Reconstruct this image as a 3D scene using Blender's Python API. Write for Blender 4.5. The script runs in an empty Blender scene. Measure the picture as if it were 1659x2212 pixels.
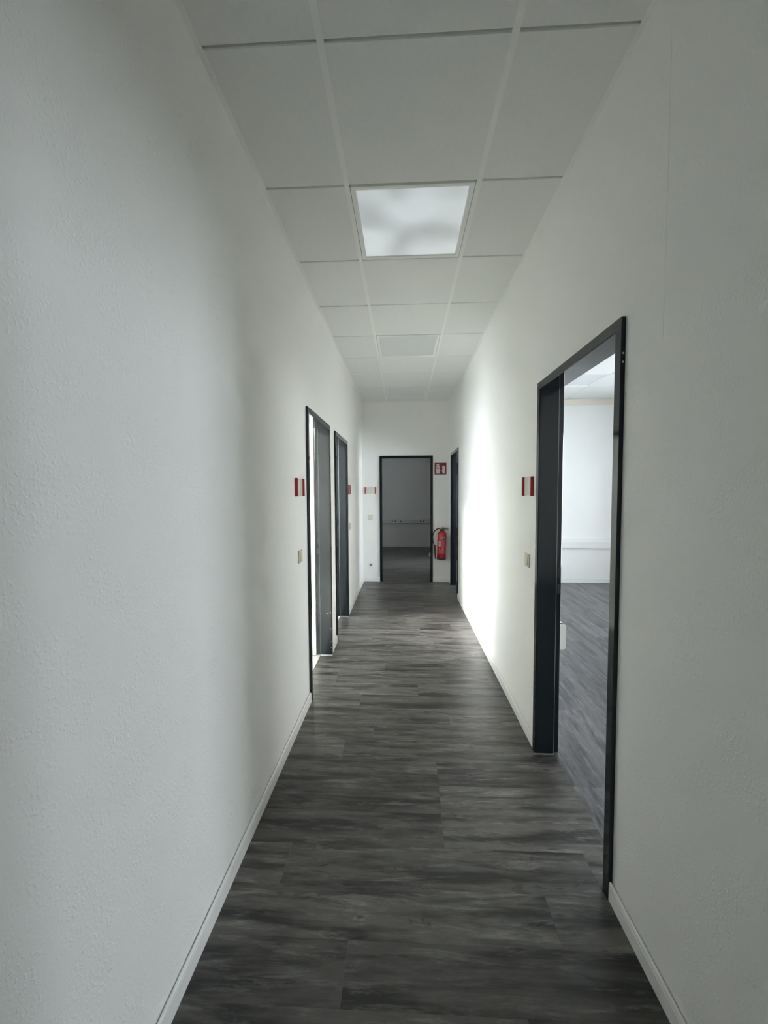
import bpy, bmesh, math, random
from mathutils import Matrix, Vector
random.seed(7)
S = bpy.context.scene
COL = S.collection
PI = math.pi

# ------------------------------------------------------------------ camera
# x = right, y = along the corridor, z = up; metres, eye at x=0, y=0
EYE = 1.5057
F_PX, YAW, PITCH, ROLL = 879.3, -0.0479, 0.0511, -0.0051
cy, sy, cp, sp, cr, sr = (math.cos(YAW), math.sin(YAW), math.cos(PITCH), math.sin(PITCH), math.cos(ROLL), math.sin(ROLL))
Ry = Matrix(((cy, 0, -sy), (0, 1, 0), (sy, 0, cy)))
Rx = Matrix(((1, 0, 0), (0, cp, sp), (0, -sp, cp)))
Rz = Matrix(((cr, sr, 0), (-sr, cr, 0), (0, 0, 1)))
R = Rz @ Rx @ Ry                       # rows: right, up, forward in (x, up, depth)
def sw(v): return Vector((v[0], v[2], v[1]))
rt, up, fw = sw(R[0]), sw(R[1]), sw(R[2])
cam = bpy.data.cameras.new('camera')
cam.sensor_fit = 'VERTICAL'; cam.sensor_height = 36.0
cam.lens = F_PX / 2212 * 36.0
cam.clip_start = 0.02
co = bpy.data.objects.new('camera', cam); COL.objects.link(co)
co.matrix_world = Matrix(((rt.x, up.x, -fw.x, 0), (rt.y, up.y, -fw.y, 0), (rt.z, up.z, -fw.z, EYE), (0, 0, 0, 1)))
S.camera = co

# ------------------------------------------------------------------ world, daylight, exposure
w = bpy.data.worlds.new('overcast_sky'); S.world = w; w.use_nodes = True
w.node_tree.nodes['Background'].inputs[0].default_value = (0.86, 0.93, 1.0, 1)
w.node_tree.nodes['Background'].inputs[1].default_value = 3.3
S.view_settings.view_transform = 'Standard'; S.view_settings.look = 'None'
S.view_settings.gamma = 1.0; S.view_settings.use_curve_mapping = False
S.view_settings.exposure = 1.88
S.cycles.diffuse_bounces = 12; S.cycles.max_bounces = 16; S.cycles.transparent_max_bounces = 8
S.cycles.sample_clamp_indirect = 6.0
S.cycles.use_denoising = True

def sky_light(name, x, y0, y1, z0, z1, face, radiance, color, axis='x'):
    """overcast daylight standing in a window opening"""
    a, b = y1 - y0, z1 - z0
    l = bpy.data.lights.new(name, 'AREA'); l.shape = 'RECTANGLE'
    l.size = a; l.size_y = b; l.energy = radiance * PI * a * b; l.color = color
    o = bpy.data.objects.new(name, l); COL.objects.link(o)
    if axis == 'x':
        o.location = (x, (y0 + y1) / 2, (z0 + z1) / 2)
        o.rotation_euler = (PI / 2, 0, -PI / 2 if face > 0 else PI / 2)
    else:
        o.location = ((y0 + y1) / 2, x, (z0 + z1) / 2)
        o.rotation_euler = (PI / 2, 0, 0 if face > 0 else PI)
    return o
WIN_LEFT1 = (-0.4, 2.3, 0.20, 2.85)
WIN_LEFT2 = (4.0, 5.5, 0.20, 2.85)
WIN_SOUTH_ADDED = (-1.38, -0.95, 0.3, 2.6)  # added opening, out of view, for extra light in the near left room
WIN_RIGHT = (3.85, 5.2, 0.2, 2.45)
WIN_RIGHT2 = (-1.8, 0.3, 0.85, 2.3)
WIN_FAR = (7.85, 8.75, 1.2, 2.3)
XW, XE = -2.0, 5.2              # outer walls
def high_sky(name, x, yc, zc, wy, hz, tilt, radiance, color):
    """part of the overcast sky above the horizon, out of the left rooms' windows"""
    l = bpy.data.lights.new(name, 'AREA'); l.shape = 'RECTANGLE'; l.size = wy; l.size_y = hz
    l.energy = radiance * PI * wy * hz; l.color = color
    o = bpy.data.objects.new(name, l); COL.objects.link(o); o.location = (x, yc, zc)
    o.rotation_euler = (PI / 2 - math.radians(tilt), 0, -PI / 2)
    return o
high_sky('daylight_west_near', XW - 1.5, 1.2, 4.6, 4.6, 3.0, 56, 50.0, (1.0, 0.99, 0.96))
high_sky('daylight_west_far', XW - 1.5, 4.8, 4.6, 2.8, 3.0, 56, 50.0, (1.0, 0.99, 0.96))
sky_light('added_light_south', -1.02, *WIN_SOUTH_ADDED, 1, 24.0, (0.97, 0.99, 1.0), axis='y')  # added lamp: brightens the door leaf, far jamb and end wall
sky_light('daylight_east_far', XE + 0.12, *WIN_RIGHT, -1, 5.0, (0.82, 0.91, 1.0))
sky_light('daylight_east_near', XE + 0.12, *WIN_RIGHT2, -1, 2.2, (1.0, 0.97, 0.92))
_f = sky_light('daylight_far_room', 3.6, 7.85, 8.75, 1.9, 2.9, -1, 2.0, (0.86, 0.93, 1.0))
_f.rotation_euler = (math.radians(90 - 33), 0, PI / 2); _f.data.spread = math.radians(40)

# ------------------------------------------------------------------ materials
def mat(name, color, rough=0.6, spec=0.5, coat=0.0, metal=0.0):
    m = bpy.data.materials.new(name); m.use_nodes = True
    b = m.node_tree.nodes['Principled BSDF']
    b.inputs['Base Color'].default_value = (*color, 1)
    b.inputs['Roughness'].default_value = rough
    b.inputs['Specular IOR Level'].default_value = spec
    b.inputs['Coat Weight'].default_value = coat
    b.inputs['Metallic'].default_value = metal
    return m
def nd(m, t, **k):
    n = m.node_tree.nodes.new(t)
    for a, v in k.items():
        if a in n.inputs: n.inputs[a].default_value = v
        else: setattr(n, a, v)
    return n
def lk(m, a, ao, b, bi): m.node_tree.links.new(a.outputs[ao], b.inputs[bi])
def noise_tint(m, color, amount, scale, coord='Object', mapping=None, rough_amt=0):
    """small natural unevenness of a plain colour"""
    b = m.node_tree.nodes['Principled BSDF']
    tc = nd(m, 'ShaderNodeTexCoord'); n = nd(m, 'ShaderNodeTexNoise', Scale=scale, Detail=4.0)
    lk(m, tc, coord, n, 'Vector')
    mr = nd(m, 'ShaderNodeMapRange'); lk(m, n, 'Fac', mr, 'Value')
    mr.inputs['From Min'].default_value = .3; mr.inputs['From Max'].default_value = .7
    mr.inputs['To Min'].default_value = 1 - amount; mr.inputs['To Max'].default_value = 1 + amount
    v = nd(m, 'ShaderNodeVectorMath', operation='SCALE'); v.inputs[0].default_value = color
    lk(m, mr, 'Result', v, 'Scale'); lk(m, v, 'Vector', b, 'Base Color')
    return tc

def wall_material():
    m = mat('woodchip_wall_paint', (0.87, 0.87, 0.845), 0.75, 0.25)
    b = m.node_tree.nodes['Principled BSDF']
    tc = noise_tint(m, (0.87, 0.87, 0.845), 0.012, 1.7)
    mp = nd(m, 'ShaderNodeMapping'); mp.inputs['Scale'].default_value = (1, 1, 0.8)
    lk(m, tc, 'Object', mp, 'Vector')
    n1 = nd(m, 'ShaderNodeTexNoise', Scale=130.0, Detail=2.0, Roughness=0.5); lk(m, mp, 'Vector', n1, 'Vector')
    n2 = nd(m, 'ShaderNodeTexNoise', Scale=330.0, Detail=2.0); lk(m, tc, 'Object', n2, 'Vector')
    n3 = nd(m, 'ShaderNodeTexNoise', Scale=9.0, Detail=2.0); lk(m, tc, 'Object', n3, 'Vector')
    r = nd(m, 'ShaderNodeValToRGB'); r.color_ramp.elements[0].position = 0.52; r.color_ramp.elements[1].position = 0.74
    lk(m, n1, 'Fac', r, 'Fac')
    g = nd(m, 'ShaderNodeMapRange'); lk(m, n3, 'Fac', g, 'Value')
    g.inputs['From Min'].default_value = .4; g.inputs['From Max'].default_value = .62
    g.inputs['To Min'].default_value = .12; g.inputs['To Max'].default_value = 1.0
    q = nd(m, 'ShaderNodeMath', operation='MULTIPLY'); lk(m, r, 'Color', q, 0); lk(m, g, 'Result', q, 1)
    a = nd(m, 'ShaderNodeMath', operation='MULTIPLY_ADD'); lk(m, n2, 'Fac', a, 0); a.inputs[1].default_value = 0.22
    lk(m, q, 'Value', a, 2)
    bu = nd(m, 'ShaderNodeBump', Strength=0.5, Distance=0.0018); lk(m, a, 'Value', bu, 'Height')
    lk(m, bu, 'Normal', b, 'Normal')
    return m

def plank_material(name, along, dark, mid, light, seed=0.0):
    """printed vinyl plank: long dark and pale streaks, fine grain, each plank its own cut of the print"""
    m = mat(name, mid, 0.42, 0.45)
    b = m.node_tree.nodes['Principled BSDF']
    tc = nd(m, 'ShaderNodeTexCoord'); oi = nd(m, 'ShaderNodeObjectInfo')
    sc_ = nd(m, 'ShaderNodeMath', operation='MULTIPLY'); lk(m, oi, 'Random', sc_, 0); sc_.inputs[1].default_value = 37.0
    cb = nd(m, 'ShaderNodeCombineXYZ'); lk(m, sc_, 'Value', cb, 'X'); lk(m, sc_, 'Value', cb, 'Y'); cb.inputs['Z'].default_value = seed
    ad = nd(m, 'ShaderNodeVectorMath', operation='ADD'); lk(m, tc, 'Object', ad, 0); lk(m, cb, 'Vector', ad, 1)
    def streak(sx, sy_, scale, detail, rough=0.55, dist=0.0):
        mp = nd(m, 'ShaderNodeMapping')
        mp.inputs['Scale'].default_value = (sx, sy_, 1) if along == 'x' else (sy_, sx, 1)
        lk(m, ad, 'Vector', mp, 'Vector')
        n = nd(m, 'ShaderNodeTexNoise', Scale=scale, Detail=detail, Roughness=rough, Distortion=dist)
        lk(m, mp, 'Vector', n, 'Vector'); return n
    def ramp(src, p0, p1, c0, c1):
        r = nd(m, 'ShaderNodeValToRGB'); e = r.color_ramp.elements
        e[0].position = p0; e[0].color = (*c0, 1); e[1].position = p1; e[1].color = (*c1, 1)
        lk(m, src, 'Fac', r, 'Fac'); return r
    n1 = streak(1.0, 9.0, 1.6, 6.0, 0.62, 0.25)
    base = ramp(n1, 0.40, 0.56, dark, mid)
    n2 = streak(1.0, 7.0, 3.2, 9.0, 0.76, 0.45)
    f2 = ramp(n2, 0.52, 0.76, (0, 0, 0), (1, 1, 1))
    mx = nd(m, 'ShaderNodeMix', data_type='RGBA'); lk(m, f2, 'Color', mx, 'Factor'); lk(m, base, 'Color', mx, 'A')
    mx.inputs['B'].default_value = (*light, 1)
    n3 = streak(1.0, 3.0, 14.0, 6.0, 0.7)
    g = nd(m, 'ShaderNodeMapRange'); lk(m, n3, 'Fac', g, 'Value')
    g.inputs['From Min'].default_value = .3; g.inputs['From Max'].default_value = .7
    g.inputs['To Min'].default_value = .80; g.inputs['To Max'].default_value = 1.20
    # per-plank tone
    pr = nd(m, 'ShaderNodeMapRange'); lk(m, oi, 'Random', pr, 'Value')
    pr.inputs['To Min'].default_value = .78; pr.inputs['To Max'].default_value = 1.22
    pm = nd(m, 'ShaderNodeMath', operation='MULTIPLY'); lk(m, g, 'Result', pm, 0); lk(m, pr, 'Result', pm, 1)
    # knots and dark scuffs
    n4 = streak(1.0, 4.2, 5.5, 3.0, 0.5, 1.4)
    k = ramp(n4, 0.64, 0.72, (1, 1, 1), (0.45, 0.45, 0.45))
    km = nd(m, 'ShaderNodeVectorMath', operation='MULTIPLY'); lk(m, mx, 'Result', km, 0); lk(m, k, 'Color', km, 1)
    v = nd(m, 'ShaderNodeVectorMath', operation='SCALE'); lk(m, km, 'Vector', v, 0); lk(m, pm, 'Value', v, 'Scale')
    lk(m, v, 'Vector', b, 'Base Color')
    rr = nd(m, 'ShaderNodeMapRange'); lk(m, n2, 'Fac', rr, 'Value'); rr.inputs['To Min'].default_value = .27; rr.inputs['To Max'].default_value = .46
    lk(m, rr, 'Result', b, 'Roughness')
    bu = nd(m, 'ShaderNodeBump', Strength=0.12, Distance=0.0008); lk(m, n3, 'Fac', bu, 'Height'); lk(m, bu, 'Normal', b, 'Normal')
    return m

M = {}
M['wall'] = wall_material()
M['smooth_wall'] = mat('smooth_wall_paint', (0.87, 0.87, 0.85), 0.8, 0.2); noise_tint(M['smooth_wall'], (0.87, 0.87, 0.85), 0.01, 2)
M['plank'] = plank_material('charcoal_vinyl_plank', 'x', (0.028, 0.0265, 0.0245), (0.112, 0.106, 0.096), (0.30, 0.285, 0.26))
M['plank_y'] = plank_material('grey_vinyl_plank_office', 'y', (0.055, 0.055, 0.06), (0.135, 0.132, 0.136), (0.26, 0.255, 0.26), 5.0)
M['pale_plank'] = plank_material('pale_vinyl_plank', 'y', (0.50, 0.51, 0.44), (0.58, 0.59, 0.52), (0.66, 0.66, 0.60), 9.0)
M['screed'] = mat('dark_floor_joint', (0.02, 0.02, 0.02), 0.9)
M['tile'] = mat('mineral_fibre_ceiling_tile', (0.80, 0.805, 0.785), 0.95, 0.1)
tct = noise_tint(M['tile'], (0.80, 0.805, 0.785), 0.015, 60)
_n = nd(M['tile'], 'ShaderNodeTexNoise', Scale=420.0, Detail=3.0); lk(M['tile'], tct, 'Object', _n, 'Vector')
_b = nd(M['tile'], 'ShaderNodeBump', Strength=0.35, Distance=0.001); lk(M['tile'], _n, 'Fac', _b, 'Height'); lk(M['tile'], _b, 'Normal', M['tile'].node_tree.nodes['Principled BSDF'], 'Normal')
M['rail'] = mat('white_painted_grid_rail', (0.86, 0.86, 0.84), 0.5, 0.4)
M['plenum'] = mat('ceiling_void', (0.10, 0.10, 0.10), 0.95)
M['trim'] = mat('white_lacquered_skirting', (0.84, 0.84, 0.82), 0.35, 0.5); noise_tint(M['trim'], (0.84, 0.84, 0.82), 0.008, 3)
M['frame'] = mat('anthracite_gloss_paint', (0.009, 0.014, 0.018), 0.08, 0.35)
_tc = noise_tint(M['frame'], (0.009, 0.014, 0.018), 0.05, 4)
_n = nd(M['frame'], 'ShaderNodeTexNoise', Scale=14.0, Detail=2.0); lk(M['frame'], _tc, 'Object', _n, 'Vector')
_b = nd(M['frame'], 'ShaderNodeBump', Strength=0.05, Distance=0.002); lk(M['frame'], _n, 'Fac', _b, 'Height'); lk(M['frame'], _b, 'Normal', M['frame'].node_tree.nodes['Principled BSDF'], 'Normal')
M['seal'] = mat('pale_grey_door_seal', (0.26, 0.27, 0.26), 0.5)
M['chip'] = mat('bare_primer', (0.62, 0.62, 0.60), 0.6)
M['steel'] = mat('brushed_steel', (0.55, 0.55, 0.54), 0.3, 0.5, 0, 1.0)
M['black_slot'] = mat('black_latch_recess', (0.004, 0.004, 0.005), 0.6)
M['leaf'] = mat('white_door_laminate', (0.86, 0.86, 0.83), 0.4, 0.5)
M['cream'] = mat('cream_plastic', (0.66, 0.61, 0.50), 0.35, 0.5); noise_tint(M['cream'], (0.66, 0.61, 0.50), 0.01, 30)
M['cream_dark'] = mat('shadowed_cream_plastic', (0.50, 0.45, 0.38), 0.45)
M['socket_hole'] = mat('socket_recess', (0.22, 0.19, 0.16), 0.5)
M['dark_socket'] = mat('dark_socket_insert', (0.10, 0.09, 0.08), 0.5)
M['hole'] = mat('contact_hole', (0.01, 0.01, 0.01), 0.6)
M['white_plastic'] = mat('white_plastic', (0.80, 0.80, 0.78), 0.35, 0.5); noise_tint(M['white_plastic'], (0.80, 0.80, 0.78), 0.01, 20)
M['red_cap'] = mat('dark_red_plastic', (0.33, 0.004, 0.012), 0.35, 0.5)
M['insert'] = mat('ivory_sign_insert', (0.70, 0.69, 0.62), 0.3, 0.5)
M['sign_red'] = mat('fire_sign_red', (0.20, 0.005, 0.012), 0.4, 0.5)
M['sign_white'] = mat('fire_sign_white', (0.72, 0.70, 0.69), 0.45)
M['ext_red'] = mat('extinguisher_red_enamel', (0.50, 0.004, 0.012), 0.22, 0.5, 0.4)
M['rubber'] = mat('black_rubber', (0.010, 0.010, 0.011), 0.45)
M['brass'] = mat('brass', (0.62, 0.36, 0.10), 0.35, 0.5, 0, 1.0)
M['label_grey'] = mat('extinguisher_grey_label', (0.13, 0.13, 0.13), 0.4)
M['label_pink'] = mat('extinguisher_small_print', (0.52, 0.10, 0.13), 0.4)
M['label_white'] = mat('extinguisher_white_print', (0.70, 0.42, 0.45), 0.4)
M['cream_wall'] = mat('cream_wall_stripe', (0.80, 0.75, 0.66), 0.8, 0.2); noise_tint(M['cream_wall'], (0.80, 0.75, 0.66), 0.03, 3)

def diffuser_material(name, base, glow):
    """satin acrylic panel; glow adds a faint, uneven emission to its surface"""
    m = mat(name, base, 0.33, 0.5)
    b = m.node_tree.nodes['Principled BSDF']
    noise_tint(m, base, 0.01, 5)
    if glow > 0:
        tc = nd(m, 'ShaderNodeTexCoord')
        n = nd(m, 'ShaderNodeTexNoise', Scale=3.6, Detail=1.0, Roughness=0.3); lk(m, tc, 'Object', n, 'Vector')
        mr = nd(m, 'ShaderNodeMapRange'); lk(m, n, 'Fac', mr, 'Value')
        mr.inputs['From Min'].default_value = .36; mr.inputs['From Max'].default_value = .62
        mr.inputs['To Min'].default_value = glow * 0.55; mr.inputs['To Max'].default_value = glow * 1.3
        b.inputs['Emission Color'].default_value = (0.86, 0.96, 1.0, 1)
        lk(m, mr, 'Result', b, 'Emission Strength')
    return m
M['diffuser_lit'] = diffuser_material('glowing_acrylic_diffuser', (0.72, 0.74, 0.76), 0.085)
M['diffuser'] = diffuser_material('satin_acrylic_diffuser', (0.74, 0.75, 0.76), 0.0)
def glass_material():
    m = bpy.data.materials.new('window_glass'); m.use_nodes = True
    nt = m.node_tree; out = nt.nodes['Material Output']; nt.nodes.remove(nt.nodes['Principled BSDF'])
    t = nt.nodes.new('ShaderNodeBsdfTransparent'); g = nt.nodes.new('ShaderNodeBsdfGlossy'); g.inputs['Roughness'].default_value = 0.02
    f = nt.nodes.new('ShaderNodeFresnel'); f.inputs['IOR'].default_value = 1.45
    x = nt.nodes.new('ShaderNodeMixShader'); nt.links.new(f.outputs[0], x.inputs[0])
    nt.links.new(t.outputs[0], x.inputs[1]); nt.links.new(g.outputs[0], x.inputs[2]); nt.links.new(x.outputs[0], out.inputs[0])
    return m
M['glass'] = glass_material()

# ------------------------------------------------------------------ helpers
def link(name, me, m=None, parent=None, loc=(0, 0, 0), smooth=False):
    if m is not None and not me.materials: me.materials.append(m)
    o = bpy.data.objects.new(name, me); COL.objects.link(o); o.location = loc
    if parent is not None: o.parent = parent
    if smooth:
        for p in me.polygons: p.use_smooth = True
    return o
def mesh(name, verts, faces):
    me = bpy.data.meshes.new(name); me.from_pydata(verts, [], faces); me.validate()
    bm = bmesh.new(); bm.from_mesh(me); bmesh.ops.recalc_face_normals(bm, faces=bm.faces); bm.to_mesh(me); bm.free()
    return me
class MB:
    """collects boxes and prisms into one mesh"""
    def __init__(s): s.v = []; s.f = []
    def box(s, x0, x1, y0, y1, z0, z1):
        n = len(s.v)
        s.v += [(x0, y0, z0), (x1, y0, z0), (x1, y1, z0), (x0, y1, z0), (x0, y0, z1), (x1, y0, z1), (x1, y1, z1), (x0, y1, z1)]
        s.f += [tuple(n + i for i in q) for q in ((0, 3, 2, 1), (4, 5, 6, 7), (0, 1, 5, 4), (1, 2, 6, 5), (2, 3, 7, 6), (3, 0, 4, 7))]
        return s
    def loft(s, rings, cap=True, closed=True):
        n = len(s.v); k = len(rings[0])
        for r in rings: s.v += [tuple(p) for p in r]
        for i in range(len(rings) - 1):
            for j in range(k if closed else k - 1):
                a, b = n + i * k + j, n + i * k + (j + 1) % k
                s.f.append((a, b, b + k, a + k))
        if cap:
            s.f.append(tuple(n + j for j in range(k - 1, -1, -1)))
            s.f.append(tuple(n + (len(rings) - 1) * k + j for j in range(k)))
        return s
    def build(s, name, m, parent=None, loc=(0, 0, 0), smooth=False, bevel=0, seg=2):
        me = mesh(name, s.v, s.f)
        if bevel:
            bm = bmesh.new(); bm.from_mesh(me)
            bmesh.ops.bevel(bm, geom=bm.edges, offset=bevel, segments=seg, affect='EDGES', profile=0.5, clamp_overlap=True)
            bm.to_mesh(me); bm.free()
        return link(name, me, m, parent, loc, smooth)
def empty(name, loc, rz=0.0):
    o = bpy.data.objects.new(name, None); COL.objects.link(o); o.location = loc; o.rotation_euler = (0, 0, rz)
    o.empty_display_size = 0.1; return o
def tag(o, label, cat, group=None):
    o['label'] = label; o['category'] = cat
    if group: o['group'] = group
    return o
def struct(o, label=None):
    o['kind'] = 'structure'; o['category'] = 'structure'
    if label: o['label'] = label
    for c, k in (('floor', 'floor'), ('ceiling', 'ceiling'), ('wall', 'wall'), ('window', 'window'), ('door', 'doorway'), ('baseboard', 'skirting'), ('trim', 'trim')):
        if o.name.startswith(c): o['category'] = k
    return o

# ------------------------------------------------------------------ measured plan
XL, XR = -0.675, 0.762          # corridor wall faces
WT = 0.108                       # partition thickness
XLB, XRB = XL - WT, XR + WT     # room faces of those walls
YE = 6.72; YEB = YE + WT        # end wall
YB = -2.3                       # wall behind the camera
ZC = 2.959                      # ceiling
FW = 0.041                      # face width of the steel frames
YF = 10.97                      # far wall of the room behind the end doorway
YP0, YP1 = 3.77, 3.87           # partition between the two left rooms
# doorways: outer edge of the frame
D1 = (2.815, 3.683, 2.095); D2 = (3.972, 4.842, 2.095); D3 = (-0.392, 0.482, 2.082)
D4 = (1.460, 2.335, 2.098); D5 = (5.69, 6.525, 2.10)

# ------------------------------------------------------------------ walls
def wall_with_holes(name, axis, c0, c1, a0, a1, holes, m, z1=ZC + 0.06, label=None, extra=None):
    """box wall; holes = (a_from, a_to, z_from, z_to) cut right through"""
    mb = MB(); cuts = sorted({a0, a1, *[h[0] for h in holes], *[h[1] for h in holes]})
    for s, e in zip(cuts, cuts[1:]):
        mid = (s + e) / 2; zs = [(-0.01, z1)]
        for h in holes:
            if h[0] < mid < h[1]:
                zs2 = []
                for lo, hi in zs:
                    if h[2] > lo: zs2.append((lo, min(hi, h[2])))
                    if h[3] < hi: zs2.append((max(lo, h[3]), hi))
                zs = [q for q in zs2 if q[1] - q[0] > 1e-4]
        for lo, hi in zs:
            if axis == 'y': mb.box(c0, c1, s, e, lo, hi)
            else: mb.box(s, e, c0, c1, lo, hi)
    if extra: extra(mb)
    me = mesh(name, mb.v, mb.f)
    bm = bmesh.new(); bm.from_mesh(me)
    bmesh.ops.remove_doubles(bm, verts=bm.verts, dist=1e-5)
    # drop the coincident inner faces between neighbouring boxes
    seen = {}
    for f in bm.faces:
        k = tuple(round(v, 4) for v in f.calc_center_median()) + (round(f.calc_area(), 5),)
        seen.setdefault(k, []).append(f)
    dead = [f for fs in seen.values() if len(fs) > 1 for f in fs]
    if dead: bmesh.ops.delete(bm, geom=dead, context='FACES')
    bm.to_mesh(me); bm.free()
    return struct(link(name, me, m), label)
def hole(d): return (d[0] + FW - 0.0245, d[1] - FW + 0.0245, -0.02, d[2] - FW + 0.0245)
wall_with_holes('wall_left', 'y', XLB, XL, YB, YE, [hole(D1), hole(D2)], M['wall'],
                label='white woodchip wall on the left with two doorways')
# the fine vertical seam in the plaster above the near right doorway is a real slit
wall_with_holes('wall_right', 'y', XR, XRB, YB, YE, [hole(D4), hole(D5)], M['wall'],
                label='white woodchip wall on the right with a wide near doorway')
wall_with_holes('wall_end', 'x', YE, YEB, -3.2, XE + 0.2, [hole(D3)], M['smooth_wall'],
                label='white end wall of the corridor with the extinguisher')
wall_with_holes('wall_back', 'x', YB - 0.12, YB, -3.2, XE + 0.2, [], M['smooth_wall'], label='white wall behind the viewer')
wall_with_holes('wall_west', 'y', XW - 0.2, XW, YB, YE, [WIN_LEFT1, WIN_LEFT2], M['smooth_wall'], label='outer wall of the left rooms with windows')
wall_with_holes('wall_east', 'y', XE, XE + 0.2, YB, YE, [WIN_RIGHT, WIN_RIGHT2], M['smooth_wall'], label='outer wall of the right office with windows')
wall_with_holes('wall_partition', 'x', YP0, YP1, XW, XLB, [], M['smooth_wall'], label='white partition between the two left rooms')
wall_with_holes('wall_south', 'x', -0.9, -0.8, XW, XLB, [WIN_SOUTH_ADDED], M['smooth_wall'], label='outer wall with the added window at the near end of the left room')
wall_with_holes('wall_far', 'x', YF, YF + 0.12, -3.12, 3.12, [], M['smooth_wall'], label='wall at the back of the dark room beyond')
wall_with_holes('wall_far_left', 'y', -3.12, -3.0, YEB, YF, [], M['smooth_wall'], label='left wall of the dark room beyond')
wall_with_holes('wall_far_right', 'y', 3.0, 3.2, YEB, YF, [WIN_FAR], M['smooth_wall'], label='right wall of the dark room beyond')
# plaster seam: a hairline ridge on the right wall
sm = MB(); pts = []
for i in range(24):
    z = 1.95 + (ZC - 1.95) * i / 23; dy = 0.0012 * math.sin(i * 1.7) + random.uniform(-.0007, .0007)
    pts.append([(XR + 0.001, 1.2555 + dy, z), (XR - 0.0004, 1.2553 + dy, z), (XR - 0.0007, 1.2562 + dy, z), (XR + 0.001, 1.2580 + dy, z)])
sm.loft(pts)
struct(sm.build('trim_1', M['wall']), 'hairline plaster seam running up the near right wall')
# pale cream paint line just under the office ceiling
struct(MB().box(XRB + .001, XE - .001, YE - 0.004, YE, 2.86, ZC - .004).build('trim_2', M['cream_wall']), 'cream tinted stripe under the office ceiling')

# ------------------------------------------------------------------ windows (outer walls)
def window(n, axis_x, y0, y1, z0, z1, panes, label):
    r = empty('window_%d' % n, (axis_x, (y0 + y1) / 2, z0)); struct(r, label)
    t = 0.06; a, b = y0 - (y0 + y1) / 2, y1 - (y0 + y1) / 2; h = z1 - z0
    f = MB(); f.box(-.035, .035, a, b, 0, t).box(-.035, .035, a, b, h - t, h).box(-.035, .035, a, a + t, t, h - t).box(-.035, .035, b - t, b, t, h - t)
    fr = f.build('window_frame', M['trim'], r)
    stp = (b - a - t) / panes
    for i in range(1, panes):
        MB().box(-.03, .03, a + t / 2 + stp * i - t / 2, a + t / 2 + stp * i + t / 2, t, h - t).build('mullion', M['trim'], r)
    for i in range(panes):
        MB().box(-.004, .004, a + t / 2 + stp * i + t / 2, a + t / 2 + stp * (i + 1) - t / 2, t, h - t).build('pane', M['glass'], r)
window(1, XW - 0.07, *WIN_LEFT1, 2, 'white framed window of the near left room')
window(2, XW - 0.07, *WIN_LEFT2, 2, 'white framed window of the far left room')
window(3, XE + 0.07, *WIN_RIGHT, 2, 'white framed window at the far end of the right office')
window(4, XE + 0.07, *WIN_RIGHT2, 2, 'white framed window at the near end of the right office')
window(5, 3.07, *WIN_FAR, 1, 'small low window of the dark room beyond')

window(6, 0, -1.38, -0.95, .3, 2.6, 1, 'added, unseen window that brings extra light into the near left room')  # made-up window around the added south lamp
_w = bpy.data.objects['window_6']; _w.location = (-1.165, -0.85, .3); _w.rotation_euler = (0, 0, PI / 2)
# ------------------------------------------------------------------ floors made of planks
PW, PL = 0.1833, 1.22
_pm = {}
def plank_mesh(a, b):
    k = (round(a, 3), round(b, 3))
    if k not in _pm:
        hx, hy, c = a / 2 - .0001, b / 2 - .0001, .0002
        v = [(-hx, -hy, -.004), (hx, -hy, -.004), (hx, hy, -.004), (-hx, hy, -.004),
             (-hx, -hy, -.0002), (hx, -hy, -.0002), (hx, hy, -.0002), (-hx, hy, -.0002),
             (-hx + c, -hy + c, 0), (hx - c, -hy + c, 0), (hx - c, hy - c, 0), (-hx + c, hy - c, 0)]
        f = [(0, 3, 2, 1), (8, 9, 10, 11)]
        for i in range(4):
            j = (i + 1) % 4; f += [(i, j, j + 4, i + 4), (i + 4, j + 4, j + 8, i + 8)]
        _pm[k] = mesh('plank', v, f)
    return _pm[k]
def planks(root, m, along, c0, c1, ext, row0=None, joints=None, seed=1, length=PL):
    """rows of planks; c0..c1 across the rows, ext(lo, hi) -> extent along them"""
    rnd = random.Random(seed); n = 0
    r0 = row0 if row0 is not None else c0
    k0 = math.floor((c0 - r0) / PW + 1e-6)
    k = k0
    while r0 + k * PW < c1 - 1e-4:
        lo, hi = max(c0, r0 + k * PW), min(c1, r0 + (k + 1) * PW)
        if hi - lo > .004:
            e0, e1 = ext(lo, hi)
            j = (joints or {}).get(k)
            if j is None: j = e0 + ((k * 0.43 + rnd.uniform(-.12, .12)) % 1.0) * length
            while j > e0 + .06: j -= length
            cuts = [e0]
            while j < e1 - .03:
                if j > e0 + .03: cuts.append(j)
                j += length
            cuts.append(e1)
            for s, e in zip(cuts, cuts[1:]):
                if along == 'x': me = plank_mesh(e - s, hi - lo); loc = ((s + e) / 2, (lo + hi) / 2, 0)
                else: me = plank_mesh(hi - lo, e - s); loc = ((lo + hi) / 2, (s + e) / 2, 0)
                if not me.materials: me.materials.append(m)
                elif me.materials[0] is not m:
                    me = me.copy(); me.materials[0] = m
                o = bpy.data.objects.new('plank', me); COL.objects.link(o); o.parent = root; o.location = loc; n += 1
        k += 1
    return n
def sub(name, x0, x1, y0, y1, label):
    return struct(MB().box(x0, x1, y0, y1, -.12, -.0035).build(name, M['screed']), label)
fl = sub('floor', XL - .05, XR + .05, YB, YE, 'corridor floor of dark grey vinyl planks laid crosswise')
sub_right = sub('floor_right', XR + .05, XE, YB, YE, 'right office floor of grey vinyl planks laid lengthwise')
sub_left = sub('floor_left', XW, XL - .05, YB, YE, 'pale floor of the left rooms')
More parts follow.
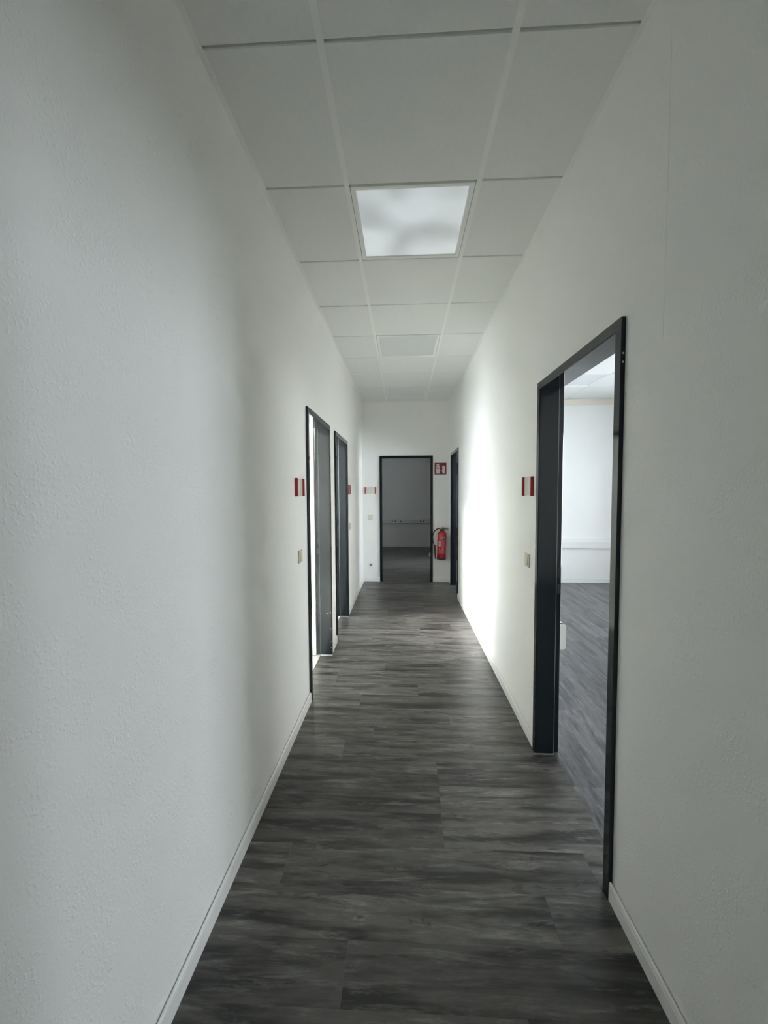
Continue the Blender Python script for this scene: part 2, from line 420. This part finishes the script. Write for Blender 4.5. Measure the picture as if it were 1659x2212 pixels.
sub_far = sub('floor_far', -3.0, 3.0, YE, YF, 'dark plank floor of the room beyond the end doorway')
TR = XR + 0.097; TL = XL - 0.092
def ext_corr(lo, hi):
    a, b = XL - .004, XR + .004
    def inn(d): return hi > d[0] + FW + .0 and lo < d[1] - FW
    if inn(D4) or inn(D5): b = TR
    if inn(D1) or inn(D2): a = TL
    return a, b
ROW0 = 2.202
J = {-1: .178, -2: .175, -3: .170, -5: .52, -6: -.189, 0: -.355, 1: -.19, 2: .30, -4: -.48, -7: .35, -8: -.15}
planks(fl, M['plank'], 'x', -1.4, YE, ext_corr, ROW0, J, 3)
planks(sub_far, M['plank'], 'x', YE, YF, lambda a, b: (-1.3, 1.5) if a > YEB else (D3[0] + FW - .01, D3[1] - FW + .01), ROW0, None, 5)
planks(sub_right, M['plank_y'], 'y', TR, 4.6, lambda a, b: (0.9, YE), None, None, 8)
planks(sub_left, M['pale_plank'], 'y', TL - 5 * PW, TL, lambda a, b: (2.6, YP0) , None, None, 9)
planks(sub_left, M['pale_plank'], 'y', TL - 5 * PW, TL, lambda a, b: (YP1, 6.7), None, None, 12)
# plain sheets beyond the pieces one can make out
struct(MB().box(-3, -1.3, YEB, YF, -.0035, -.0002).box(1.5, 3, YEB, YF, -.0035, -.0002).build('floor_covering', M['plank'], sub_far))
struct(MB().box(4.6, XE, YB, YE, -.0035, -.0002).box(TR, 4.6, YB, .9, -.0035, -.0002).build('floor_covering', M['plank_y'], sub_right))
struct(MB().box(XW, TL - 5 * PW, YB, YP0, -.0035, -.0002).box(XW, TL - 5 * PW, YP1, YE, -.0035, -.0002).box(TL - 5 * PW, TL, YB, 2.6, -.0035, -.0002).build('floor_covering', M['pale_plank'], sub_left))
struct(MB().box(XL, XR, YB, -1.4, -.0035, -.0002).build('floor_covering', M['plank'], fl))
for o in bpy.data.objects:
    if o.name.startswith('floor_covering'):
        for k in ('kind', 'category'):
            if k in o: del o[k]

# ------------------------------------------------------------------ ceilings
RL, RR_ = -0.2652, 0.3597
G0, GT = 1.3813, 0.625
def tile_mesh(a, b, cache={}):
    k = (round(a, 3), round(b, 3))
    if k not in cache:
        hx, hy, c = a / 2, b / 2, .003
        v = [(-hx, -hy, .015), (hx, -hy, .015), (hx, hy, .015), (-hx, hy, .015), (-hx, -hy, .003), (hx, -hy, .003), (hx, hy, .003), (-hx, hy, .003),
             (-hx + c, -hy + c, 0), (hx - c, -hy + c, 0), (hx - c, hy - c, 0), (-hx + c, hy - c, 0)]
        f = [(0, 1, 2, 3), (11, 10, 9, 8)]
        for i in range(4):
            j = (i + 1) % 4; f += [(i, i + 4, j + 4, j), (i + 4, i + 8, j + 8, j + 4)]
        cache[k] = mesh('ceiling_tile', v, f); cache[k].materials.append(M['tile'])
    return cache[k]
def grid_ceiling(root, xs, ys, skip, gap_x, gap_y, z=ZC):
    for i in range(len(xs) - 1):
        for j in range(len(ys) - 1):
            if (i, j) in skip: continue
            x0, x1, y0, y1 = xs[i] + gap_x / 2, xs[i + 1] - gap_x / 2, ys[j] + gap_y / 2, ys[j + 1] - gap_y / 2
            o = bpy.data.objects.new('ceiling_tile', tile_mesh(x1 - x0, y1 - y0)); COL.objects.link(o); o.parent = root
            o.location = ((x0 + x1) / 2, (y0 + y1) / 2, z + random.uniform(-.0006, .0006))
cl = struct(MB().box(XL, XR, YB, YE, ZC + .03, ZC + .08).build('ceiling', M['plenum']), 'suspended corridor ceiling of grey mineral tiles in a white grid')
ys = [YB] + [G0 + GT * k for k in range(-5, 9)] + [YE - .001]
xs = [XL + .001, RL, RR_, XR - .001]
LROW = {k: ys.index(G0 + GT * k) for k in (1, 4, 7)}
grid_ceiling(cl, xs, ys, {(1, LROW[k]) for k in LROW}, 0.014, 0.0085)
for x in (RL, RR_):
    mb = MB(); mb.box(x - .012, x + .012, YB, YE, ZC - .0025, ZC + .004); mb.box(x - .0015, x + .0015, YB, YE, ZC + .004, ZC + .03)
    mb.build('ceiling_rail', M['rail'], cl)
for y in ys[1:-1]:
    for a, b in zip(xs, xs[1:]):
        MB().box(a + .008, b - .008, y - .012, y + .012, ZC + .016, ZC + .019).build('cross_rail', M['rail'], cl)
for x0, x1 in ((XL, XL + .02), (XR - .02, XR)):
    mb = MB(); mb.box(x0, x1, YB, YE, ZC - .0015, ZC + .0005); mb.build('edge_angle', M['rail'], cl)
MB().box(XL + .02, XR - .02, YE - .02, YE, ZC - .0015, ZC + .0005).build('edge_angle', M['rail'], cl)
# right office
clr = struct(MB().box(XRB, XE, YB, YE, ZC + .03, ZC + .08).build('ceiling_right', M['plenum']), 'suspended office ceiling of white tiles beyond the near right doorway')
xs2 = [XRB + .001] + [2.599 + .6425 * k for k in range(-2, 6)]
xs2 = [x for x in xs2 if x < XE] + [XE - .001]
ys2 = [YB] + [5.305 + .614 * k for k in range(-12, 3)]; ys2 = [y for y in ys2 if y < YE] + [YE - .001]
pi_ = min(range(len(xs2)), key=lambda i: abs(xs2[i] - (2.599 - .6425))); pj_ = min(range(len(ys2)), key=lambda j: abs(ys2[j] - 5.305))
grid_ceiling(clr, xs2, ys2, {(pi_, pj_)}, 0.008, 0.008)
for x in xs2[1:-1]: MB().box(x - .007, x + .007, YB, YE, ZC + .006, ZC + .03).build('ceiling_rail', M['rail'], clr)
for y in ys2[1:-1]: MB().box(XRB, XE, y - .007, y + .007, ZC + .016, ZC + .019).build('cross_rail', M['rail'], clr)
struct(MB().box(XW, XLB, YB, YE, ZC, ZC + .08).build('ceiling_left', M['tile']), 'plain white ceiling of the left rooms')
struct(MB().box(-3, 3, YEB, YF, ZC, ZC + .08).build('ceiling_far', M['tile']), 'ceiling of the dark room beyond')

# ceiling panels
def ceiling_light(x0, x1, y0, y1, lit, label, group=None):
    g = .0065
    a, b = (x1 - x0) / 2 - g, (y1 - y0) / 2 - g
    r = empty('ceiling_light', ((x0 + x1) / 2, (y0 + y1) / 2, ZC)); tag(r, label, 'ceiling light', group)
    t = .026
    def ring(ix, iz): return [(-a + ix, -b + ix, iz), (a - ix, -b + ix, iz), (a - ix, b - ix, iz), (-a + ix, b - ix, iz)]
    f = MB(); f.loft([ring(0, .014), ring(0, -.002), ring(.004, -.003), ring(t - .004, -.002), ring(t, .004), ring(t, .014)], cap=False)
    f.build('frame', M['rail'], r)
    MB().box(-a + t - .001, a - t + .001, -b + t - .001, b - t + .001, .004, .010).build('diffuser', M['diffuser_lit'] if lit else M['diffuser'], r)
    MB().box(-a + .004, a - .004, -b + .004, b - .004, .014, .026).build('housing', M['rail'], r)
    return r
gl = 'square light panels along the corridor ceiling'
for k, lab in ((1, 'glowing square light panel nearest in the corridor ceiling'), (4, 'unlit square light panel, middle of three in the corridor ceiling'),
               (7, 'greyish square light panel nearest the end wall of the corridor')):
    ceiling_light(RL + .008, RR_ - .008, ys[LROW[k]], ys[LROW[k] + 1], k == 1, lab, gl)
ceiling_light(xs2[pi_], xs2[pi_ + 1], ys2[pj_], ys2[pj_ + 1], False, 'unlit grey light panel in the office ceiling seen through the near right doorway')

# ------------------------------------------------------------------ skirting
BP = [(0, 0), (.013, 0), (.013, .052), (.0100, .0535), (.0100, .0555), (.0128, .0570), (.0125, .064), (.010, .0685), (.0065, .0700), (.0042, .0685), (.0035, .058), (0, .058)]
_bn = [0]
def baseboard(name, p0, p1, nrm, label, h=1.0):
    """skirting from p0 to p1 along a wall, nrm = direction away from the wall"""
    mb = MB(); mb.loft([[(p[0] + nrm[0] * u, p[1] + nrm[1] * u, z * h) for u, z in BP] for p in (p0, p1)])
    return struct(mb.build(name, M['trim']), label)
baseboard('baseboard_left', (XL, YB), (XL, D1[0]), (1, 0), 'white skirting along the near left wall')
baseboard('baseboard_left', (XL, D1[1]), (XL, D2[0]), (1, 0), 'short white skirting between the two left doorways')
baseboard('baseboard_left', (XL, D2[1]), (XL, YE), (1, 0), 'white skirting on the left wall beyond both doorways')
baseboard('baseboard_right', (XR, YB), (XR, D4[0]), (-1, 0), 'white skirting on the right wall before the near doorway')
baseboard('baseboard_right', (XR, D4[1]), (XR, D5[0]), (-1, 0), 'long white skirting on the right wall between its doorways')
baseboard('baseboard_right', (XR, D5[1]), (XR, YE), (-1, 0), 'stub of white skirting beyond the far right doorway')
baseboard('baseboard_end', (XL + .013, YE), (D3[0], YE), (0, -1), 'white skirting left of the end doorway')
baseboard('baseboard_end', (D3[1], YE), (XR - .013, YE), (0, -1), 'white skirting under the fire extinguisher')
baseboard('baseboard_office', (XRB, YE), (XE, YE), (0, -1), 'white skirting on the office back wall', 1.1)
baseboard('baseboard_far', (-3, YF), (3, YF), (0, -1), 'skirting at the back of the dark room')
baseboard('baseboard_partition', (XW, YP0), (XLB, YP0), (0, -1), 'skirting on the partition in the near left room')

# ------------------------------------------------------------------ door frames
def door_frame(n, origin, rz, width, top, label, hinge='far', mirror=False):
    """local: x along the wall 0..width, y = into the wall (corridor face at 0, room face at WT), z up"""
    r = empty('door_%d' % n, origin, rz); struct(r, label)
    ix0, ix1, it = FW, width - FW, top - FW
    prof = [(FW, -.016), (.003, -.016), (0, -.013), (0, .0875), (.0015, .0895), (.017, .0895), (.017, WT + .012), (.019, WT + .014), (FW + .008, WT + .014),
            (FW + .008, WT + .0005), (.025, WT + .0005), (.025, -.0005), (FW, -.0005)]
    rings = [[(ix0 - u, v, -.001) for u, v in prof], [(ix0 - u, v, it + u) for u, v in prof], [(ix1 + u, v, it + u) for u, v in prof], [(ix1 + u, v, -.001) for u, v in prof]]
    MB().loft(rings).build('frame', M['frame'], r)
    sp_ = [(.0175, .0895), (.004, .0895), (.003, .0905), (.004, .0922), (.0175, .0922)]
    rings = [[(ix0 - u + .0, v, 0) for u, v in sp_], [(ix0 - u, v, it + u) for u, v in sp_], [(ix1 + u, v, it + u) for u, v in sp_], [(ix1 + u, v, 0) for u, v in sp_]]
    MB().loft(rings).build('seal', M['seal'], r)
    return r
def frame_left(n, d, label):
    return door_frame(n, (XL, d[0], 0), PI / 2, d[1] - d[0], d[2], label)      # x->+y, y->-x
def frame_right(n, d, label):
    return door_frame(n, (XR, d[1], 0), -PI / 2, d[1] - d[0], d[2], label)     # x->-y, y->+x
def frame_end(n, d, label):
    return door_frame(n, (d[0], YE, 0), 0, d[1] - d[0], d[2], label)
d1 = frame_left(1, D1, 'anthracite steel door frame nearest on the left wall')
d2 = frame_left(2, D2, 'anthracite steel door frame second on the left wall')
d3 = frame_end(3, D3, 'dark steel door frame in the end wall')
d4 = frame_right(4, D4, 'large anthracite steel door frame near on the right wall')
d5 = frame_right(5, D5, 'narrow-looking dark steel door frame at the far end of the right wall')

def strike(r, x, sgn, z=1.0):
    """latch plate in the rebate; x = local jamb face, sgn = direction into the opening"""
    mb = MB(); mb.box(x - .0165 * sgn if sgn > 0 else x, x if sgn > 0 else x + .0165, .096, .119, z - .10, z + .10)
    xf = x - sgn * .017
    p = MB().box(min(xf, xf + sgn * .0015), max(xf, xf + sgn * .0015), .096, .119, z - .10, z + .10).build('strike_plate', M['frame'], r)
    for dz0, dz1 in ((.015, .075), (-.075, -.02)):
        MB().box(min(xf + sgn * .0012, xf + sgn * .0022), max(xf + sgn * .0012, xf + sgn * .0022), .100, .114, z + dz0, z + dz1).build('latch_slot', M['black_slot'], p)
def hinge(r, x, z, m, y=WT + .018, rad=.009, h=.085):
    mb = MB(); k = 12
    mb.loft([[(x + rr * math.cos(2 * PI * i / k), y + rr * math.sin(2 * PI * i / k), zz) for i in range(k)]
             for rr, zz in ((rad * .6, z - h / 2 - .004), (rad, z - h / 2), (rad, z + h / 2), (rad * .6, z + h / 2 + .004))])
    o = mb.build('hinge', m, r, smooth=False); return o
w1 = D1[1] - D1[0]; w2 = D2[1] - D2[0]; w3 = D3[1] - D3[0]; w4 = D4[1] - D4[0]; w5 = D5[1] - D5[0]
strike(d1, w1 - FW, -1, 1.01); strike(d2, w2 - FW, -1, 1.01); strike(d4, FW, 1, 1.0); strike(d5, FW, 1, 1.0)
hinge(d3, w3 - FW - .004, .435, M['white_plastic'], y=.100, rad=.014, h=.055)
hinge(d3, w3 - FW - .001, 1.80, M['white_plastic'], y=.100, rad=.007, h=.025)
for z in (.43, 1.82): hinge(d4, w4 - FW + .006, z, M['white_plastic'])
# white open leaf in the first left doorway, standing against the partition
lf = MB().box(w1 - FW - .006, w1 - FW + .034, WT + .022, WT + .86, .006, 2.075).build('door_leaf', M['leaf'], d1, bevel=.002)
lf['label'] = 'white open door leaf with cream hinges'
for z in (.39, 1.84):
    p = MB().box(w1 - FW - .011, w1 - FW - .004, WT + .026, WT + .10, z - .030, z + .030)
    for i in range(3): p.box(w1 - FW - .0135, w1 - FW - .0105, WT + .034 + .024 * i, WT + .042 + .024 * i, z - .022, z + .022)
    p.build('hinge', M['cream'], lf)
MB().box(w1 - FW - .012, w1 - FW - .005, WT + .026, WT + .83, .006, .060).build('kick_strip', M['cream'], lf)
# chips in the paint of the first left frame, pale scratch on the jamb
for (u, z, a, b) in ((-.005, .40, .002, .007), (.025, .393, .006, .0015), (-.010, .25, .0012, .004), (-.010, .13, .0012, .005), (-.010, .075, .0012, .006)):
    MB().box(w1 - FW - .0012, w1 - FW + .001, u - a + .0, u + a, z - b, z + b).build('paint_chip', M['chip'], d1)
MB().box(w4 * 0 + .012, w4 * 0 + .03, -.0168, -.0155, 2.083, 2.086).build('paint_chip', M['chip'], d4)
MB().box(.010, .014, -.0168, -.0155, 1.185, 1.197).build('paint_chip', M['chip'], d4)
for z in (1.975, 1.945): MB().box(w4 - .0005, w4 + .0012, -.010, -.005, z - .003, z + .003).build('paint_chip', M['chip'], d4)
# pale sealant feet under jambs
MB().box(w1 - FW - .003, w1 - FW + .01, -.019, .088, 0, .007).build('sealant_bead', M['chip'], d1)
MB().box(w2 - FW - .003, w2 - FW + .01, -.019, .088, 0, .006).build('sealant_bead', M['chip'], d2)
MB().box(FW - .01, FW + .004, -.019, .090, 0, .005).build('sealant_bead', M['seal'], d4)

# ------------------------------------------------------------------ signs, switches, sockets
def sign_holder(loc, rz, label, group='empty door sign holders'):
    """local: x along wall, -y away from the wall"""
    r = empty('door_sign_holder', loc, rz); tag(r, label, 'door sign', group)
    k = 10; W2, h = .092, .0575
    front = [(-W2 + .014 + (2 * W2 - .028) * i / k, -.006 - .006 * math.sin(PI * i / k)) for i in range(k + 1)]
    poly = front + [(W2 - .014, -.0005), (-W2 + .014, -.0005)]
    MB().loft([[(x, y, -h + .003) for x, y in poly], [(x, y, h - .003) for x, y in poly]]).build('insert', M['insert'], r)
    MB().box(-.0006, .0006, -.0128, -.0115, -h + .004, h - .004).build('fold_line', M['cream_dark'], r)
    for s in (-1, 1):
        a, b = sorted((s * (W2 - .014), s * W2))
        MB().box(a, b, -.018, 0, -h, h).build('end_cap', M['red_cap'], r, bevel=.0015)
    return r
sign_holder((XL, 2.60, 1.533), PI / 2, 'red capped door sign holder before the nearest left doorway')
sign_holder((XL, 4.965, 1.525), PI / 2, 'red capped door sign holder just past the second left doorway')
sign_holder((-.546, YE, 1.518), 0, 'ivory door sign holder with red ends on the end wall')
sign_holder((XR, 2.515, 1.530), -PI / 2, 'red capped door sign holder on the right wall beside the big doorway')

def light_switch(loc, rz, label):
    r = empty('light_switch', loc, rz); tag(r, label, 'light switch', 'cream rocker light switches')
    MB().box(-.0405, .0405, -.010, 0, -.0405, .0405).build('cover_plate', M['cream'], r, bevel=.0035)
    rk = MB(); rk.loft([[(-.022, -.009, -.0275), (.022, -.009, -.0275), (.022, -.015, -.0275), (-.022, -.015, -.0275)],
                        [(-.022, -.009, .0275), (.022, -.009, .0275), (.022, -.0112, .0275), (-.022, -.0112, .0275)]])
    rk.build('rocker', M['cream'], r, bevel=.0012)
    MB().box(-.0232, .0232, -.0103, -.0095, -.0287, .0287).build('rocker_gap_shade', M['cream_dark'], r)  # raised sheet; the shade round the rocker is put into its darker cream
light_switch((XL, 2.60, 1.085), PI / 2, 'cream rocker switch on the near left wall')
light_switch((XL, 5.06, 1.070), PI / 2, 'cream rocker switch past the second left doorway')
light_switch((-.549, YE, 1.074), 0, 'cream rocker switch left of the end doorway')
light_switch((XR, 2.515, 1.080), -PI / 2, 'cream rocker switch on the right wall below the sign holder')

def disc(mb, cx, y0, y1, cz, rad, k=20):
    mb.loft([[(cx + rad * math.cos(2 * PI * i / k), y, cz + rad * math.sin(2 * PI * i / k)) for i in range(k)] for y in (y0, y1)])
    return mb
def socket(loc, label):
    r = empty('power_socket', loc); tag(r, label, 'power socket')
    MB().box(-.040, .040, -.009, 0, -.040, .040).build('cover_plate', M['white_plastic'], r, bevel=.003)
    disc(MB(), 0, -.0096, -.0088, 0, .0205).build('recess', M['socket_hole'], r)
    for s in (-1, 1): disc(MB(), s * .0095, -.0102, -.0094, 0, .0028, 10).build('contact_hole', M['hole'], r)
socket((-.546, YE, .281), 'white round-well power socket low on the end wall')

# ------------------------------------------------------------------ cable ducts
DP = [(0, 0), (.060, 0), (.064, .004), (.064, .104), (.060, .108), (.052, .132), (.012, .145), (0, .145)]
def duct(name_label, p0, p1, nrm, z, sockets=()):
    L = math.hypot(p1[0] - p0[0], p1[1] - p0[1]); d = ((p1[0] - p0[0]) / L, (p1[1] - p0[1]) / L)
    r = empty('cable_duct', (p0[0], p0[1], z)); tag(r, name_label, 'cable duct')
    def ring(t, s=1.0, dz=0): return [(d[0] * t + nrm[0] * u, d[1] * t + nrm[1] * u, v + dz) for u, v in DP]
    MB().loft([ring(0), ring(L)]).build('duct_body', M['white_plastic'], r)
    # clip-on cover with a fine joint above and below
    def cv(t): return [(d[0] * t + nrm[0] * u, d[1] * t + nrm[1] * u, v) for u, v in ((.0635, .014), (.0655, .014), (.0655, .096), (.0635, .096))]
    MB().loft([cv(.001), cv(L - .001)]).build('duct_cover', M['white_plastic'], r)
    for s in sockets:
        q = MB(); disc(q, s - p0[0], -.0685, -.065, .060, .016, 16); q.build('socket_insert', M['dark_socket'], r)
    return r
duct('white cable duct along the office back wall, seen through the near right doorway', (XRB + .01, YE - .002), (XE - .01, YE - .002), (0, -1), .572)
# end of the duct on the office side of the corridor wall, rounded end cap
r = empty('cable_duct', (XRB, 2.405, .566)); tag(r, 'rounded white end of a cable duct just behind the near right door jamb', 'cable duct')
k = 6; prof = [(0, 0)]
for i in range(k + 1): a = -PI / 2 + PI / 2 * i / k; prof.append((.072 + .014 * math.cos(a), .014 + .014 * math.sin(a)))
for i in range(k + 1): a = PI / 2 * i / k; prof.append((.072 + .014 * math.cos(a), .136 + .014 * math.sin(a)))
prof.append((0, .150))
MB().loft([[(u, y, v) for u, v in prof] for y in (0.006, 3.1)]).build('duct_body', M['white_plastic'], r)
MB().loft([[(u * s + (0 if s == 1 else .0005), y, .075 + (v - .075) * s) for u, v in prof] for y, s in ((0, .97), (.004, 1.0), (.03, 1.0))]).build('end_cap', M['white_plastic'], r)
duct('dim cable duct with sockets across the back of the dark room', (-2.98, YF - .002), (2.98, YF - .002), (0, -1), .635, sockets=(-.30, -.215, -.07, .455, .535))

# ------------------------------------------------------------------ fire sign
fs = empty('fire_extinguisher_sign', (.6055, YE, 1.868)); tag(fs, 'square red sign with white extinguisher and flame on the end wall', 'sign')
h = .0955
MB().box(-h - .002, h + .002, -.003, 0, -h - .002, h + .002).build('backing_board', M['sign_white'], fs)
MB().box(-h, h, -.0038, -.003, -h, h).build('red_face', M['sign_red'], fs)
def flat(name, pts, m, y0=-.0038, y1=-.0045):
    P = [(-h + 2 * h * u, h - 2 * h * v) for u, v in pts]
    MB().loft([[(x, y0, z) for x, z in P], [(x, y1, z) for x, z in P]]).build(name, m, fs)
flat('cylinder_symbol', [(.14, .92), (.14, .40), (.16, .33), (.21, .28), (.22, .20), (.30, .17), (.38, .20), (.385, .28), (.42, .33), (.44, .40), (.44, .92)], M['sign_white'])
flat('handle_symbol', [(.20, .13), (.24, .09), (.40, .08), (.42, .11), (.38, .17), (.30, .19), (.22, .20)], M['sign_white'])
flat('lever_symbol', [(.06, .33), (.08, .24), (.15, .15), (.24, .08), (.27, .11), (.17, .20), (.11, .27)], M['sign_white'])
flat('label_symbol', [(.20, .41), (.38, .41), (.38, .50), (.20, .50)], M['sign_red'], -.0045, -.0050)
flat('flame_symbol', [(.68, .88), (.66, .80), (.69, .76), (.62, .68), (.60, .62), (.66, .63), (.655, .52), (.66, .44), (.65, .30), (.65, .24), (.70, .30), (.73, .28), (.76, .24),
                      (.79, .22), (.84, .28), (.90, .33), (.92, .40), (.90, .47), (.88, .52), (.91, .58), (.90, .66), (.86, .70), (.91, .72), (.92, .80), (.90, .88), (.84, .92), (.75, .91)], M['sign_white'])

# ------------------------------------------------------------------ fire extinguisher
EX, EY, EZ = .612, YE - .105, .392
fe = empty('fire_extinguisher', (EX, EY, EZ), 0); tag(fe, 'red wall-hung fire extinguisher with black hose beside the end doorway', 'fire extinguisher')
fe.rotation_euler = (0, math.radians(1.5), 0)
def lathe(name, prof, m, parent, k=28, cx=0, cy_=0, smooth=True):
    mb = MB(); mb.loft([[(cx + r_ * math.cos(2 * PI * i / k), cy_ + r_ * math.sin(2 * PI * i / k), z) for i in range(k)] for r_, z in prof])
    o = mb.build(name, m, parent, smooth=smooth); return o
BR = .071
cylinder = lathe('cylinder', [(.060, .020), (BR, .032), (BR, .405), (.069, .425), (.060, .443), (.044, .456), (.028, .462)], M['ext_red'], fe)
lathe('foot_ring', [(.062, 0), (.073, .002), (.0745, .008), (.0745, .034), (.0715, .038)], M['rubber'], fe)
lathe('neck_collar', [(.036, .458), (.038, .466), (.036, .488), (.030, .496), (.022, .500)], M['rubber'], fe)
valve = lathe('valve', [(.018, .496), (.018, .512), (.010, .520), (.0, .521)], M['brass'], fe, 16)
lathe('pressure_gauge', [(.0, .518), (.013, .519), (.013, .528), (.0, .530)], M['brass'], valve, 16, cx=.006)
hd = MB(); hd.loft([[(x, y, z + dz) for y, z in ((-.013, -.006), (.013, -.006), (.013, .006), (-.013, .006))] for x, dz in ((-.02, .503), (.03, .505), (.07, .500), (.102, .498))])
hd.build('carry_handle', M['rubber'], fe, bevel=.002)
ld = MB(); ld.loft([[(x, y, z + dz) for y, z in ((-.009, -.003), (.009, -.003), (.009, .003), (-.009, .003))] for x, dz in ((-.012, .514), (.03, .520), (.08, .514))])
ld.build('squeeze_lever', M['rubber'], valve, bevel=.0015)
def tube(name, pts, rads, m, parent, k=10, sub=5):
    P = [Vector(p) for p in pts]; out = []; rr = []
    for i in range(len(P) - 1):
        p0, p1, p2, p3 = P[max(i - 1, 0)], P[i], P[i + 1], P[min(i + 2, len(P) - 1)]
        for s in range(sub):
            t = s / sub
            out.append(.5 * ((2 * p1) + (p2 - p0) * t + (2 * p0 - 5 * p1 + 4 * p2 - p3) * t * t + (3 * p1 - p0 - 3 * p2 + p3) * t ** 3)); rr.append(rads[i] * (1 - t) + rads[i + 1] * t)
    out.append(P[-1]); rr.append(rads[-1])
    rings = []
    for i, p in enumerate(out):
        t = (out[min(i + 1, len(out) - 1)] - out[max(i - 1, 0)]).normalized(); a = t.cross(Vector((0, 1, 0))).normalized(); b = t.cross(a)
        rings.append([tuple(p + (a * math.cos(2 * PI * j / k) + b * math.sin(2 * PI * j / k)) * rr[i]) for j in range(k)])
    return MB().loft(rings).build(name, m, parent, smooth=True)
tube('hose', [(-.018, 0, .506), (-.06, -.004, .503), (-.115, -.006, .470), (-.143, -.006, .405), (-.146, -.006, .335), (-.135, -.005, .270), (-.116, -.004, .215)], [.0085] * 7, M['rubber'], fe)
tube('hose_coupling', [(-.030, 0, .505), (-.020, 0, .505), (-.012, 0, .505)], [.011, .011, .011], M['steel'], fe)
tube('discharge_nozzle', [(-.112, -.004, .232), (-.106, -.003, .150), (-.100, -.002, .080), (-.096, 0, .006)], [.013, .015, .013, .008], M['rubber'], fe)
MB().box(-.112, -.092, -.016, -.004, .160, .230).build('nozzle_clip', M['red_cap'], fe, bevel=.002)
def patch(name, a0, a1, z0, z1, m, r_=BR + .0007):
    k = 8; A = [math.radians(-90 + a0 + (a1 - a0) * i / k) for i in range(k + 1)]
    poly = [((r_) * math.cos(a), (r_) * math.sin(a)) for a in A] + [((r_ - .002) * math.cos(a), (r_ - .002) * math.sin(a)) for a in reversed(A)]
    return MB().loft([[(x, y, z0) for x, y in poly], [(x, y, z1) for x, y in poly]]).build(name, m, cylinder)
patch('grey_label_band', -38, 55, .318, .352, M['label_grey'])
patch('white_print_line', -12, 28, .360, .370, M['label_white'])
for i in range(6): patch('white_print_block', -50, -18, .215 + i * .016, .227 + i * .016, M['label_white'])
for i in range(7): patch('small_print_block', -6, 34, .200 + i * .016, .210 + i * .016, M['label_pink'])
for i in range(5): patch('small_print_block', -48, 42, .105 + i * .013, .113 + i * .013, M['label_pink'])
for a in (-42, -6, 14): patch('pictogram_print', a, a + 12, .172, .192, M['label_white'])
wb = MB(); wb.box(-.02, .02, BR - .001, .105, .36, .40); wb.box(-.03, .03, .100, .105, .30, .44); wb.build('wall_bracket', M['steel'], fe)
